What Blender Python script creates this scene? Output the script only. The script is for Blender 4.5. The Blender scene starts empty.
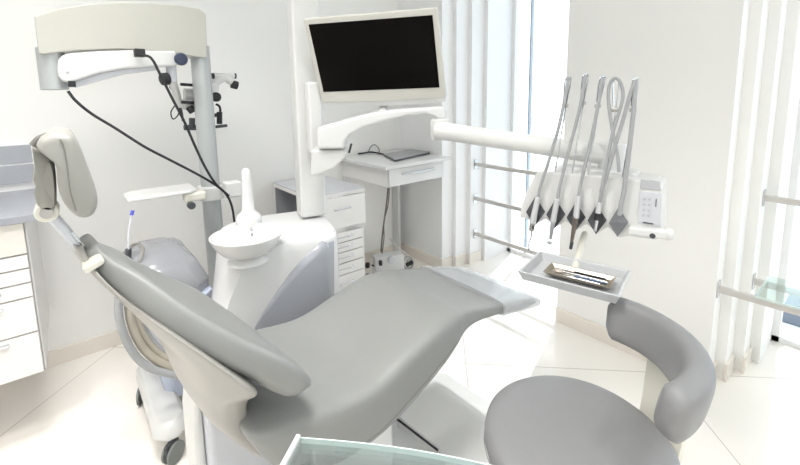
import bpy, bmesh, math, random
from mathutils import Vector, Matrix
from mathutils.bvhtree import BVHTree
random.seed(7)
COL = bpy.context.scene.collection
PI = math.pi
V = Vector

# ------------------------------------------------------------------ camera
F, CX, CY, YAW, PITCH, ROLL, H = 408.68, 400.0, 151.7, 0.69014, 0.1382, -0.014447, 1.35
FW = V((math.sin(YAW)*math.cos(PITCH), math.cos(YAW)*math.cos(PITCH), -math.sin(PITCH)))
RT0 = V((math.cos(YAW), -math.sin(YAW), 0)); UP0 = RT0.cross(FW)
RT = math.cos(ROLL)*RT0 + math.sin(ROLL)*UP0
UP = -math.sin(ROLL)*RT0 + math.cos(ROLL)*UP0
EYE = V((0, 0, H))
cam_d = bpy.data.cameras.new('camera'); cam = bpy.data.objects.new('camera', cam_d); COL.objects.link(cam)
cam_d.sensor_fit = 'HORIZONTAL'; cam_d.sensor_width = 36; cam_d.lens = 36*F/800
cam_d.shift_x = 0; cam_d.shift_y = -(232.5-CY)/800
cam_d.clip_start = 0.02
M = Matrix((RT, UP, -FW)).transposed().to_4x4(); M.translation = EYE
cam.matrix_world = M
bpy.context.scene.camera = cam
# measuring helpers: where the sight line of a pixel of the photo meets a real plane of the room
def ray(px, py): return FW + RT*((px-CX)/F) - UP*((py-CY)/F)
def atz(px, py, z): d = ray(px, py); return EYE + d*((z-H)/d.z)
def aty(px, py, y): d = ray(px, py); return EYE + d*(y/d.y)
def atx(px, py, x): d = ray(px, py); return EYE + d*(x/d.x)
def atpl(px, py, P, n): d = ray(px, py); return EYE + d*((P-EYE).dot(n)/d.dot(n))

# ------------------------------------------------------------------ materials
def lin(c): return tuple(((v/255)/12.92 if v/255 <= .04045 else ((v/255+.055)/1.055)**2.4) for v in c)
def mat(name, rgb, rough=.5, metal=0, var=.03, scale=6, bump=0, bscale=200, coat=0, spec=.5, trans=0, alpha=1, ior=1.45):
    m = bpy.data.materials.new(name); m.use_nodes = True
    nt = m.node_tree; b = nt.nodes['Principled BSDF']
    c = lin(rgb)
    tc = nt.nodes.new('ShaderNodeTexCoord'); no = nt.nodes.new('ShaderNodeTexNoise'); no.inputs['Scale'].default_value = scale
    nt.links.new(tc.outputs['Object'], no.inputs['Vector'])
    mx = nt.nodes.new('ShaderNodeMix'); mx.data_type = 'RGBA'
    mx.inputs[6].default_value = tuple(max(0, v*(1-var)) for v in c)+(1,)
    mx.inputs[7].default_value = tuple(min(1, v*(1+var)) for v in c)+(1,)
    nt.links.new(no.outputs['Fac'], mx.inputs[0]); nt.links.new(mx.outputs[2], b.inputs['Base Color'])
    b.inputs['Roughness'].default_value = rough; b.inputs['Metallic'].default_value = metal
    b.inputs['Coat Weight'].default_value = coat; b.inputs['Coat Roughness'].default_value = .08
    b.inputs['Specular IOR Level'].default_value = spec; b.inputs['IOR'].default_value = ior
    b.inputs['Transmission Weight'].default_value = trans; b.inputs['Alpha'].default_value = alpha
    if bump:
        n2 = nt.nodes.new('ShaderNodeTexNoise'); n2.inputs['Scale'].default_value = bscale
        nt.links.new(tc.outputs['Object'], n2.inputs['Vector'])
        bp = nt.nodes.new('ShaderNodeBump'); bp.inputs['Strength'].default_value = bump; bp.inputs['Distance'].default_value = .001
        nt.links.new(n2.outputs['Fac'], bp.inputs['Height']); nt.links.new(bp.outputs[0], b.inputs['Normal'])
    return m
def glass(name, tint, base=.06, edge=.5, rough=.02):
    m = bpy.data.materials.new(name); m.use_nodes = True; nt = m.node_tree; nt.nodes.clear()
    out = nt.nodes.new('ShaderNodeOutputMaterial'); tr = nt.nodes.new('ShaderNodeBsdfTransparent'); tr.inputs[0].default_value = lin(tint)+(1,)
    gl = nt.nodes.new('ShaderNodeBsdfGlossy'); gl.inputs['Roughness'].default_value = rough
    lw = nt.nodes.new('ShaderNodeLayerWeight'); lw.inputs[0].default_value = .3
    mr = nt.nodes.new('ShaderNodeMapRange'); mr.inputs['To Min'].default_value = base; mr.inputs['To Max'].default_value = edge
    nt.links.new(lw.outputs['Fresnel'], mr.inputs['Value'])
    mx = nt.nodes.new('ShaderNodeMixShader'); nt.links.new(mr.outputs[0], mx.inputs[0])
    nt.links.new(tr.outputs[0], mx.inputs[1]); nt.links.new(gl.outputs[0], mx.inputs[2]); nt.links.new(mx.outputs[0], out.inputs[0])
    return m
def frosted(name, rgb, fac):
    m = bpy.data.materials.new(name); m.use_nodes = True; nt = m.node_tree; b = nt.nodes['Principled BSDF']
    b.inputs['Base Color'].default_value = lin(rgb)+(1,); b.inputs['Roughness'].default_value = .22; b.inputs['Coat Weight'].default_value = .25
    out = nt.nodes['Material Output']; tr = nt.nodes.new('ShaderNodeBsdfTransparent'); tr.inputs[0].default_value = (.95, .97, .97, 1)
    mx = nt.nodes.new('ShaderNodeMixShader'); mx.inputs[0].default_value = fac
    nt.links.new(tr.outputs[0], mx.inputs[1]); nt.links.new(b.outputs[0], mx.inputs[2]); nt.links.new(mx.outputs[0], out.inputs[0])
    return m

W_WALL = mat('wall_paint', (238, 237, 235), .6, var=.008, scale=2, bump=.05, bscale=300)
W_CEIL = mat('ceiling_paint', (238, 238, 236), .8, var=.008)
W_JAMB = mat('jamb_paint', (236, 236, 236), .5, var=.006)
BASEB = mat('skirting_tile', (230, 223, 214), .25, var=.03, scale=3)
SPLASH = mat('splash_glass_tile', (166, 169, 175), .2, var=.03, scale=4)
JOINT = mat('joint', (238, 238, 238), .6)
PLAST = mat('white_plastic', (211, 211, 209), .28, var=.008, coat=.25)
PLASTW = mat('bright_white_plastic', (214, 214, 213), .3, var=.008, coat=.2)
ARMC = mat('arm_cover_cream', (184, 183, 175), .35, var=.01, coat=.2)
PLASTB = mat('warm_offwhite_plastic', (216, 213, 202), .35, var=.01, coat=.2)
BEZEL = mat('monitor_bezel_plastic', (192, 190, 183), .4, var=.01)
CREAM = mat('cream_shell_plastic', (154, 151, 145), .35, var=.015, coat=.15)
LEATHER = mat('grey_vinyl', (134, 135, 133), .42, var=.03, scale=5, bump=.15, bscale=260)
LEATHERH = mat('headrest_vinyl', (150, 149, 143), .42, var=.03, scale=5, bump=.15, bscale=260)
STOOLV = mat('stool_grey_vinyl', (127, 127, 128), .45, var=.03, scale=5, bump=.15, bscale=260)
SEAM = mat('dark_seam', (110, 108, 102), .7)
GREYP = mat('mid_grey_plastic', (160, 163, 170), .3, var=.03, coat=.5)
GREYL = mat('light_grey_plastic', (196, 198, 203), .35, var=.02, coat=.1)
GREYD = mat('charcoal_plastic', (66, 68, 72), .45, var=.05)
DIAM = mat('holder_grey', (118, 120, 124), .45, var=.06)
DIAMD = mat('holder_dark_grey', (78, 80, 84), .5, var=.06)
POLE = mat('grey_painted_metal', (178, 182, 182), .35, metal=.25, var=.02)
RAILM = mat('rail_steel', (206, 202, 198), .4, metal=.45, var=.03)
CHROME = mat('chrome', (205, 207, 210), .16, metal=1, var=.02)
STEEL = mat('brushed_steel', (176, 172, 168), .35, metal=.85, var=.04, scale=20)
RODM = mat('satin_rod', (175, 177, 178), .3, metal=.7, var=.02)
HOSE = mat('grey_hose', (158, 160, 161), .5, var=.05, scale=30)
HOSEB = mat('beige_hose', (172, 165, 152), .5, var=.05, scale=30)
BLACK = mat('black_rubber', (38, 38, 41), .5, var=.1)
NAVY = mat('navy_knob', (52, 60, 82), .35, var=.1)
SCREEN = mat('screen_black', (9, 7, 6), .3, var=.05, spec=.08)
WTOP = mat('grey_worktop', (152, 155, 162), .35, var=.02, scale=8)
CABW = mat('cabinet_lacquer', (230, 228, 226), .3, var=.006)
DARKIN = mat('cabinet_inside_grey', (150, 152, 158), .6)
GAPM = mat('dark_gap', (168, 164, 160), .8)
CERAM = mat('white_ceramic', (214, 213, 211), .12, var=.005, coat=.5)
TRAYM = mat('tray_grey_white', (186, 188, 190), .3, var=.02)
TRAYS = mat('inner_tray_steel', (170, 160, 146), .3, metal=.75, var=.15, scale=14)
BRONZE = mat('bronze_grip', (122, 112, 104), .35, metal=.6, var=.1)
BLUE = mat('blue_tip', (92, 98, 205), .4)
BLUEG = mat('bluish_grey_plastic', (186, 194, 212), .25, var=.02)
CASTER = mat('caster_grey', (122, 127, 124), .5, var=.05)
BEIGE = mat('beige_card', (206, 196, 172), .6)
STEELB = mat('blue_steel_handle', (74, 88, 112), .3, metal=.6, var=.1)
SHEETG = mat('tablet_grey', (150, 152, 154), .35, var=.03)
FRAMEM = mat('window_frame_grey', (172, 182, 192), .4, metal=.3)
EXTW = mat('outside_render', (232, 238, 244), .9, var=.05, scale=1.5)
EXTB = mat('outside_blue_grey', (96, 104, 116), .7, var=.05)
GLASSW = glass('window_glass', (248, 251, 252), .03, .35)
GLASSS = glass('shelf_glass', (243, 250, 247), .06, .4)
GLASST = glass('table_glass', (238, 243, 243), .12, .6)
GEDGE = mat('glass_edge_green', (208, 222, 218), .15, var=.03, coat=.6)
FROST = frosted('clear_foot_cover', (206, 208, 211), .55)
CARTG = frosted('smoked_clear_lid', (160, 161, 166), .7)

def floor_mat():
    m = bpy.data.materials.new('glossy_cream_tiles'); m.use_nodes = True; nt = m.node_tree; b = nt.nodes['Principled BSDF']
    tc = nt.nodes.new('ShaderNodeTexCoord'); mp = nt.nodes.new('ShaderNodeMapping'); mp.inputs['Rotation'].default_value = (0, 0, R45)
    mp.inputs['Location'].default_value = TLOC
    nt.links.new(tc.outputs['Object'], mp.inputs['Vector'])
    br = nt.nodes.new('ShaderNodeTexBrick'); br.offset = 0; br.squash = 1
    br.inputs['Scale'].default_value = 1; br.inputs['Brick Width'].default_value = TS; br.inputs['Row Height'].default_value = TS
    br.inputs['Mortar Size'].default_value = .0022; br.inputs['Mortar Smooth'].default_value = .2
    br.inputs['Color1'].default_value = lin((238, 233, 227))+(1,); br.inputs['Color2'].default_value = lin((240, 236, 231))+(1,)
    br.inputs['Mortar'].default_value = lin((190, 182, 174))+(1,)
    nt.links.new(mp.outputs[0], br.inputs['Vector'])
    nt.links.new(br.outputs['Color'], b.inputs['Base Color'])
    b.inputs['Roughness'].default_value = .16; b.inputs['Coat Weight'].default_value = .35; b.inputs['Coat Roughness'].default_value = .05
    return m
R45 = PI/4; TS = .955; TLOC = (-.135, -1.92, 0)
FLOORM = floor_mat()

# ------------------------------------------------------------------ mesh helpers
WLOC = {}
def mk(name, bm, m, parent=None, smooth=True, bevel=0, bseg=2, sub=0, origin=None, angle=40):
    me = bpy.data.meshes.new(name)
    o0 = V(WLOC[parent.name]) if parent is not None else (V(origin) if origin is not None else V((0, 0, 0)))
    if parent is None and origin is None and len(bm.verts):
        xs = [v.co.x for v in bm.verts]; ys = [v.co.y for v in bm.verts]; zs = [v.co.z for v in bm.verts]
        o0 = V(((min(xs)+max(xs))/2, (min(ys)+max(ys))/2, min(zs)))
    bmesh.ops.recalc_face_normals(bm, faces=bm.faces[:])
    bmesh.ops.translate(bm, verts=bm.verts[:], vec=-o0)
    bm.to_mesh(me); bm.free()
    me.materials.append(m)
    o = bpy.data.objects.new(name, me); COL.objects.link(o)
    if smooth:
        for p in me.polygons: p.use_smooth = True
        me.set_sharp_from_angle(angle=math.radians(angle))
    if parent is not None:
        o.parent = parent; WLOC[o.name] = tuple(o0)
    else:
        o.location = o0; WLOC[o.name] = tuple(o0)
    if bevel:
        md = o.modifiers.new('bevel', 'BEVEL'); md.width = bevel; md.segments = bseg; md.limit_method = 'ANGLE'; md.angle_limit = math.radians(35)
        md.harden_normals = False
    if sub:
        md = o.modifiers.new('sub', 'SUBSURF'); md.levels = sub; md.render_levels = sub
    return o
def tag(o, label, cat, group=None):
    o['label'] = label; o['category'] = cat
    if group: o['group'] = group
    return o
def thing(name, label, cat, loc, group=None):
    o = bpy.data.objects.new(name, None); COL.objects.link(o); o.empty_display_size = .05
    o.location = loc; WLOC[o.name] = tuple(loc); return tag(o, label, cat, group)
def struct(name, bm, m, **k):
    o = mk(name, bm, m, **k); o['kind'] = 'structure'; return o
def B(): return bmesh.new()
def obox(bm, C, ax, h):
    C = V(C); ax = [V(a).normalized() for a in ax]; vs = []
    for i in (-1, 1):
        for j in (-1, 1):
            for k in (-1, 1): vs.append(bm.verts.new(C+ax[0]*h[0]*i+ax[1]*h[1]*j+ax[2]*h[2]*k))
    for f in ((0, 1, 3, 2), (4, 6, 7, 5), (0, 4, 5, 1), (2, 3, 7, 6), (0, 2, 6, 4), (1, 5, 7, 3)): bm.faces.new([vs[i] for i in f])
    return bm
AX = ((1, 0, 0), (0, 1, 0), (0, 0, 1))
def box(bm, x0, x1, y0, y1, z0, z1):
    return obox(bm, ((x0+x1)/2, (y0+y1)/2, (z0+z1)/2), AX, ((x1-x0)/2, (y1-y0)/2, (z1-z0)/2))
def loft(bm, rings, cap=True, closed=True):
    rv = [[bm.verts.new(V(p)) for p in r] for r in rings]; n = len(rv[0])
    for a, b in zip(rv[:-1], rv[1:]):
        for i in range(n if closed else n-1):
            j = (i+1) % n; bm.faces.new((a[i], a[j], b[j], b[i]))
    if cap:
        for r in (rv[0], rv[-1]):
            c = bm.verts.new(sum((v.co for v in r), V((0, 0, 0)))/n)
            for i in range(n): bm.faces.new((r[i], r[(i+1) % n], c))
    return bm
def frame(d):
    d = V(d).normalized(); u = d.orthogonal().normalized(); return u, d.cross(u)
def cyl(bm, p0, p1, r0, r1=None, seg=24):
    r1 = r0 if r1 is None else r1; p0, p1 = V(p0), V(p1); u, w = frame(p1-p0)
    return loft(bm, [[p+(u*math.cos(t)+w*math.sin(t))*r for t in (2*PI*i/seg for i in range(seg))] for p, r in ((p0, r0), (p1, r1))])
def lathe(bm, C, prof, axis=(0, 0, 1), seg=40, cap=True):
    C = V(C); a = V(axis).normalized(); u, w = frame(a)
    return loft(bm, [[C+a*h+(u*math.cos(2*PI*i/seg)+w*math.sin(2*PI*i/seg))*r for i in range(seg)] for r, h in prof], cap)
def crom(pts, n=8):
    P = [V(p) for p in pts]; P = [P[0]*2-P[1]]+P+[P[-1]*2-P[-2]]; out = []
    for i in range(1, len(P)-2):
        for k in range(n):
            t = k/n; a, b, c, d = P[i-1:i+3]
            out.append(.5*((2*b)+(c-a)*t+(2*a-5*b+4*c-d)*t*t+(-a+3*b-3*c+d)*t**3))
    out.append(P[-2]); return out
def tube(bm, pts, r, seg=10, sm=8):
    P = crom(pts, sm) if sm else [V(p) for p in pts]
    rs = r if isinstance(r, (list, tuple)) else None
    t = (P[1]-P[0]).normalized(); u = t.orthogonal().normalized(); rings = []
    for i, p in enumerate(P):
        d = (P[min(i+1, len(P)-1)]-P[max(i-1, 0)])
        if d.length < 1e-9: d = t
        t = d.normalized(); u = (u-t*u.dot(t)).normalized(); w = t.cross(u)
        rr = r if rs is None else rs[0]+(rs[1]-rs[0])*i/(len(P)-1)
        rings.append([p+(u*math.cos(2*PI*k/seg)+w*math.sin(2*PI*k/seg))*rr for k in range(seg)])
    return loft(bm, rings)
def prism(bm, poly, vec):
    poly = [V(p) for p in poly]; vec = V(vec)
    a = [bm.verts.new(p) for p in poly]; b = [bm.verts.new(p+vec) for p in poly]; n = len(a)
    bm.faces.new(a); bm.faces.new(b[::-1])
    for i in range(n): bm.faces.new((a[i], b[i], b[(i+1) % n], a[(i+1) % n]))
    return bm
def sring(C, U, W, hu, hv, e=.5, dip=0, n=40, hvb=None, tap=0):
    out = []
    for i in range(n):
        t = 2*PI*i/n; c, s = math.cos(t), math.sin(t)
        c = math.copysign(abs(c)**e, c); s = math.copysign(abs(s)**e, s)
        hh = hv if (s > 0 or hvb is None) else hvb
        out.append(V(C)+V(U)*hu*c*(1+tap*s)+V(W)*(hh*s-(dip*(1-c*c) if s > 0 else 0)))
    return out
def interp(tab, n):                 # smooth rows of numbers
    k = len(tab[0]); out = []
    rows = [tab[0]]+list(tab)+[tab[-1]]
    for i in range(1, len(rows)-2):
        for s in range(n):
            t = s/n; out.append([.5*((2*rows[i][j])+(rows[i+1][j]-rows[i-1][j])*t+(2*rows[i-1][j]-5*rows[i][j]+4*rows[i+1][j]-rows[i+2][j])*t*t+(-rows[i-1][j]+3*rows[i][j]-3*rows[i+1][j]+rows[i+2][j])*t**3) for j in range(k)])
    out.append(list(tab[-1])); return out

# ------------------------------------------------------------------ the room
XR, YB, XL, YF, ZC = 2.165, 2.632, -2.1, -2.2, 2.75
XG = 2.88                                # plane of the panes
b = B(); box(b, XL-.1, XG+.12, YF-.1, YB+.1, -.1, 0); struct('floor', b, FLOORM, smooth=False, origin=(0, 0, 0))
b = B(); box(b, XL-.1, XG+.12, YF-.1, YB+.1, ZC, ZC+.1); struct('ceiling', b, W_CEIL, smooth=False)
b = B(); box(b, XL-.1, XR+.9, YB, YB+.12, 0, ZC); struct('wall_back', b, W_WALL, smooth=False)
b = B(); box(b, XL-.12, XL, YF, YB, 0, ZC); struct('wall_left', b, W_WALL, smooth=False)
b = B(); box(b, XL, -1.3, YF-.12, YF, 0, ZC); box(b, .7, XG, YF-.12, YF, 0, ZC); box(b, -1.3, .7, YF-.12, YF, 0, .9); box(b, -1.3, .7, YF-.12, YF, 2.4, ZC); struct('wall_front', b, W_WALL, smooth=False)
wfill = thing('added_fill_window', '', '', (-.3, YF-.1, .9)); del wfill['label'], wfill['category']; wfill['kind'] = 'structure'  # unseen window added behind the camera to bring in fill light
b = B(); box(b, -1.3, .7, YF-.11, YF-.05, .9, .94); box(b, -1.3, .7, YF-.11, YF-.05, 2.36, 2.4)
for x in (-1.3, -.32, .66): box(b, x, x+.04, YF-.11, YF-.05, .94, 2.36)
mk('window_frame', b, W_JAMB, wfill, smooth=False)
b = B(); box(b, -1.26, .66, YF-.085, YF-.077, .94, 2.36); mk('pane', b, GLASSW, wfill, smooth=False)
# stepped reveals: the opening narrows step by step toward the panes
def stepped(y0, ys, far):
    P = [(XR, y0)]; xs = (.115, .245, .385)
    yy = y0
    for i, x in enumerate(xs):
        P.append((XR+x, yy)); yy = y0-ys*(i+1); P.append((XR+x, yy))
    P.append((XG+.05, yy)); P.append((XG+.05, far)); P.append((XR, far))
    return [V((x, y, 0)) for x, y in P]
b = B(); prism(b, stepped(.432, .04, 1.175), (0, 0, ZC)); struct('wall_pillar', b, W_WALL, smooth=False)
b = B(); prism(b, stepped(2.13, .035, YB), (0, 0, ZC)); struct('wall_corner_pier', b, W_JAMB, smooth=False)
b = B(); box(b, XR, XG+.05, YF, -1.5, 0, ZC); struct('wall_right', b, W_WALL, smooth=False)
# skirting tiles
def skirt(name, pts, h=.085, t=.012):
    b = B()
    for (x0, y0), (x1, y1) in zip(pts[:-1], pts[1:]):
        d = V((x1-x0, y1-y0, 0)); L = d.length; d.normalize(); nn = V((-d.y, d.x, 0)); c = V(((x0+x1)/2, (y0+y1)/2, h/2))+nn*t/2
        obox(b, c, (d, nn, (0, 0, 1)), (L/2, t/2, h/2))
    return struct(name, b, BASEB, smooth=False, bevel=.002)
skirt('baseboard_back', [(XR, YB), (XL, YB)])
skirt('baseboard_pillar', [(XR+.135, .432-.012), (XR, .432-.012), ][::-1] and [(XR, .432), (XR, 1.175)])
skirt('baseboard_alcove', [(XR, 2.13), (XR, YB)])
for nm, y0, ys in (('trim_1', .432, .04), ('trim_2', 2.13, .035)):
    b = B(); yy = y0; x = XR-.012
    for xe in (XR+.115, XR+.245, XR+.385):
        box(b, x, xe-.012, yy-.012, yy, 0, .085); x = xe-.012; yy -= ys
    struct(nm, b, BASEB, smooth=False)
# splashback of grey glass tiles above the left worktop
b = B(); box(b, -1.9, -.12, YB-.012, YB-.001, .955, 1.145)
struct('trim_3', b, JOINT, smooth=False)
b = B()
for r, (z0, z1) in enumerate(((.958, 1.050), (1.054, 1.143))):
    x = -.252 + (0 if r else 0)
    xs = [(-.252-.0, -.24)] if 0 else []
    x1 = -.122
    first = .196 - (.078 if r else .0)
    while x1 > -1.88:
        x0 = x1-first; box(b, x0+.002, x1-.002, YB-.017, YB-.008, z0+.002, z1-.002); x1 = x0; first = .2
struct('trim_4', b, SPLASH, smooth=False, bevel=.0015)
# windows: panes, slim frames
def window(name, y0, y1, mull):
    w = thing(name, '', '', (XG, (y0+y1)/2, 0)); 
    del w['label'], w['category']; w['kind'] = 'structure'
    b = B(); box(b, XG-.02, XG+.03, y0, y1, 0, .03); box(b, XG-.02, XG+.03, y0, y1, ZC-.04, ZC)
    box(b, XG-.02, XG+.03, y0, y0+.03, 0, ZC); box(b, XG-.02, XG+.03, y1-.03, y1, 0, ZC)
    mk('window_frame', b, W_JAMB, w, smooth=False)
    for ym in mull:
        b = B(); box(b, XG-.015, XG+.02, ym-.006, ym+.006, .03, ZC-.04); mk('mullion', b, FRAMEM, w, smooth=False)
    ed = [y0+.03]+list(mull)+[y1-.03]
    for a, c in zip(ed[:-1], ed[1:]):
        b = B(); box(b, XG, XG+.008, a, c, .03, ZC-.04); mk('pane', b, GLASSW, w, smooth=False)
    return w
window('window_1', 1.175, 2.025, (1.86,))
window('window_2', -1.5, .312, (-.6,))
# outdoors, seen through the panes
b = B(); box(b, XG+.12, 14, -9, 9, -.56, -.46); struct('terrace_ground', b, EXTW, smooth=False)
bh = thing('neighbour_building', 'pale building across the terrace with faint horizontal louvres, seen through the right window', 'building', (9, 0, -.46))
b = B(); box(b, 9, 11, -6, 2.4, -.46, 4.5); mk('wall', b, EXTW, bh, smooth=False)
for y0 in (-3.6, -1.9, -.3, 1.1):
    b = B()
    for i in range(12): box(b, 8.95, 9.0, y0, y0+.9, .1+i*.12, .17+i*.12)
    mk('louvre_panel', b, mat('louvre_blue', (196, 206, 220), .7), bh, smooth=False)
b = B(); box(b, 4.2, 4.6, -1.6, .425, -.46, -.36); tag(mk('planter', b, EXTB, smooth=False, bevel=.01), 'low blue-grey box outside on the terrace, through the right window', 'planter')

# ------------------------------------------------------------------ rails and glass shelf at the windows
def rail(name, x, z, y0, y1, label, zt=.028, cat='rail', group=None, ym=None):
    t = thing(name, label, cat, (x, (y0+y1)/2, z), group)
    b = B(); box(b, x-.011, x+.011, y0, y1-.004, z-zt/2, z+zt/2); mk('bar', b, RAILM, t, smooth=False, bevel=.002)
    b = B(); box(b, x-.02, x+.02, y1-.006, y1, z-.038, z+.038); mk('wall_plate', b, CHROME, t, smooth=False, bevel=.002)
    return t
rail('guard_rail', XR+.31, .853, -1.49, .352, 'flat steel guard rail, the highest one across the right window')
rail('guard_rail', XR+.035, .466, -1.49, .432, 'nearer low steel rail carrying the front edge of the glass shelf')
rail('guard_rail', XR+.285, .452, -1.49, .352, 'farther low steel rail under the back edge of the glass shelf')
for z, w in ((.804, 'upper flat steel rail of the three across the far window'), (.529, 'middle flat steel rail of the three across the far window'), (.240, 'lowest flat steel rail of the three across the far window')):
    rail('guard_rail', XR+.30, z, 1.18, 2.058, w, group='rails across the far window')
sh = thing('glass_shelf', 'clear glass shelf lying on two steel rails in the right window', 'shelf', (XR+.2, -.5, .48))
b = B(); box(b, XR+.015, XR+.305, -1.45, .30, .481, .491); mk('glass_top', b, GLASSS, sh, smooth=False)
b = B(); box(b, XR+.012, XR+.015, -1.45, .30, .481, .491); box(b, XR+.015, XR+.305, .30, .303, .481, .491); mk('polished_edge', b, GEDGE, sh, smooth=False)

# ------------------------------------------------------------------ wall-hung drawer cabinet, left
cab = thing('drawer_cabinet', 'white wall-hung drawer cabinet under the grey worktop at the left wall', 'cabinet', (-.9, 2.34, .285))
YC = 2.05
b = B(); box(b, -1.6, -.150, YC, YC+.02, .776, .893); mk('top_fascia', b, mat('fascia_cream', (222, 218, 210), .4), cab, smooth=False)
b = B(); box(b, -1.6, -.142, YC+.02, YB-.0005, .285, .895); mk('body', b, CABW, cab, smooth=False, bevel=.002)
lv = [.285, .458, .601, .659, .716, .771]
for s in range(2):
    x1 = -.150-s*.72
    for i in range(len(lv)-1):
        b = B(); box(b, x1-.71, x1, YC, YC+.019, lv[i]+.003, lv[i+1]-.003)
        d = mk('drawer', b, CABW, cab, smooth=False, bevel=.0015)
        b = B(); hc = x1-.355
        box(b, hc-.19, hc+.27, YC-.012, YC+.001, lv[i+1]-.016-.01, lv[i+1]-.016-.002); mk('handle', b, CHROME, d, smooth=False)
    b = B(); box(b, x1-.715, x1+.003, YC+.012, YC+.018, .288, .89); mk('gap_panel', b, GAPM, cab, smooth=False)
wt = B(); box(wt, -1.62, -.10, YC-.02, YB-.0005, .897, .926)
tag(mk('worktop', wt, WTOP, smooth=False, bevel=.003), 'grey worktop slab on the left drawer cabinet', 'worktop')

# ------------------------------------------------------------------ patient chair
ch = thing('dental_chair', 'large grey upholstered reclining patient chair in the middle of the room', 'dental chair', (.65, 1.1, 0))
YM = 1.07
#        x     yn    yf    zt    zb   dip
seat = [(.245, .90, 1.25, .570, .46, .005),
        (.275, .845, 1.30, .600, .43, .012),
        (.40, .825, 1.325, .597, .385, .030),
        (.58, .825, 1.325, .578, .375, .036),
        (.72, .83, 1.32, .612, .405, .024),
        (.86, .832, 1.318, .644, .470, .004),
        (.93, .838, 1.31, .645, .515, .002),
        (.985, .85, 1.30, .634, .548, .006),
        (1.06, .853, 1.295, .616, .553, .008),
        (1.19, .85, 1.29, .585, .535, .010),
        (1.32, .855, 1.29, .548, .502, .008),
        (1.44, .875, 1.27, .512, .478, .004)]
rings = []
for x, yn, yf, zt, zb, dp in interp(seat, 5):
    r_ = sring(((x), (yn+yf)/2, (zt+zb)/2), (0, 1, 0), (0, 0, 1), (yf-yn)/2, (zt-zb)/2, .37, dp, 64)
    if x < .5:
        for p in r_: p.x += max(0, .585-p.z)*.5*(1 if x < .3 else (.5-x)/.2)
    rings.append(r_)
sb_ = loft(B(), rings); SEATBVH = BVHTree.FromBMesh(sb_)
mk('seat', sb_, LEATHER, ch, angle=70)
fc = [(1.185, .84, 1.305, .592, .528, 0), (1.25, .842, 1.30, .574, .516, 0), (1.33, .843, 1.298, .553, .497, 0), (1.42, .852, 1.29, .524, .478, 0), (1.455, .862, 1.28, .510, .474, 0), (1.468, .885, 1.255, .502, .478, 0)]
rings = [sring((x, (yn+yf)/2, (zt+zb)/2), (0, 1, 0), (0, 0, 1), (yf-yn)/2, (zt-zb)/2, .42, 0, 56) for x, yn, yf, zt, zb, dp in interp(fc, 4)]
o = mk('foot_cover', loft(B(), rings), FROST, ch, angle=70); o['label'] = 'clear plastic foot cover'
sm_ = [SEATBVH.ray_cast(V((x, .5, z)), V((0, 1, 0)))[0] for x, z in ((.40, .432), (.49, .425), (.58, .422), (.65, .437), (.72, .462), (.79, .49), (.86, .522), (.92, .548), (.99, .565), (1.06, .572))]
b = B(); tube(b, sm_, .0012, 6); mk('seat_seam', b, SEAM, ch)
# backrest cushion: rows of x, z, half width, thickness, dip
back = [(.380, .662, .222, .040, .00),
        (.362, .704, .256, .078, .01),
        (.310, .782, .264, .088, .045),
        (.226, .860, .245, .086, .050),
        (.150, .932, .195, .080, .040),
        (.090, .994, .135, .066, .018),
        (.045, 1.030, .085, .046, .005),
        (.025, 1.058, .055, .030, 0)]
rows = interp(back, 5); rings = []; shellr = []
for i, (x, z, hw, th, dp) in enumerate(rows):
    a = rows[max(i-1, 0)]; c = rows[min(i+1, len(rows)-1)]; t = V((c[0]-a[0], 0, c[1]-a[1])).normalized(); n = V((t.z, 0, -t.x))
    C = V((x, YM-.01, z))-n*th*.5
    r_ = sring(C, (0, 1, 0), n, hw, th*.58, .55, dp, 56, tap=.04)
    for p in r_: p.x -= (p.y-YM)*.13
    rings.append(r_)
mk('backrest_cushion', loft(B(), rings), LEATHER, ch, angle=75)
#       front edge x,z   rear edge x,z   half width, taper
shell = [(.004, 1.056, -.014, 1.064, .05, 0, 0),
         (.016, 1.012, -.001, 1.018, .09, .10, .004),
         (.050, .958, .028, .966, .145, .18, .01),
         (.108, .895, .074, .886, .195, .22, .01),
         (.180, .812, .126, .792, .225, .25, .01),
         (.246, .730, .156, .706, .228, .25, .01),
         (.266, .676, .172, .636, .170, .15, .01),
         (.268, .605, .196, .568, .137, .05, 0),
         (.292, .535, .238, .498, .125, 0, 0),
         (.338, .462, .292, .425, .12, 0, 0),
         (.40, .40, .36, .37, .11, 0, 0)]
rings = []
for x0, z0, x1, z1, hw, tp, dp in interp(shell, 5):
    c = V(((x0+x1)/2, YM-.01, (z0+z1)/2)); n = V((x0-x1, 0, z0-z1)); h = n.length/2; n.normalize()
    r_ = sring(c, (0, 1, 0), n, hw, h, .55, max(0, dp), 48, tap=tp)
    for p in r_: p.x -= (p.y-YM)*.13
    rings.append(r_)
o = mk('back_shell', loft(B(), rings), CREAM, ch, angle=75); o['label'] = 'cream hard shell behind the backrest cushion'
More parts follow.
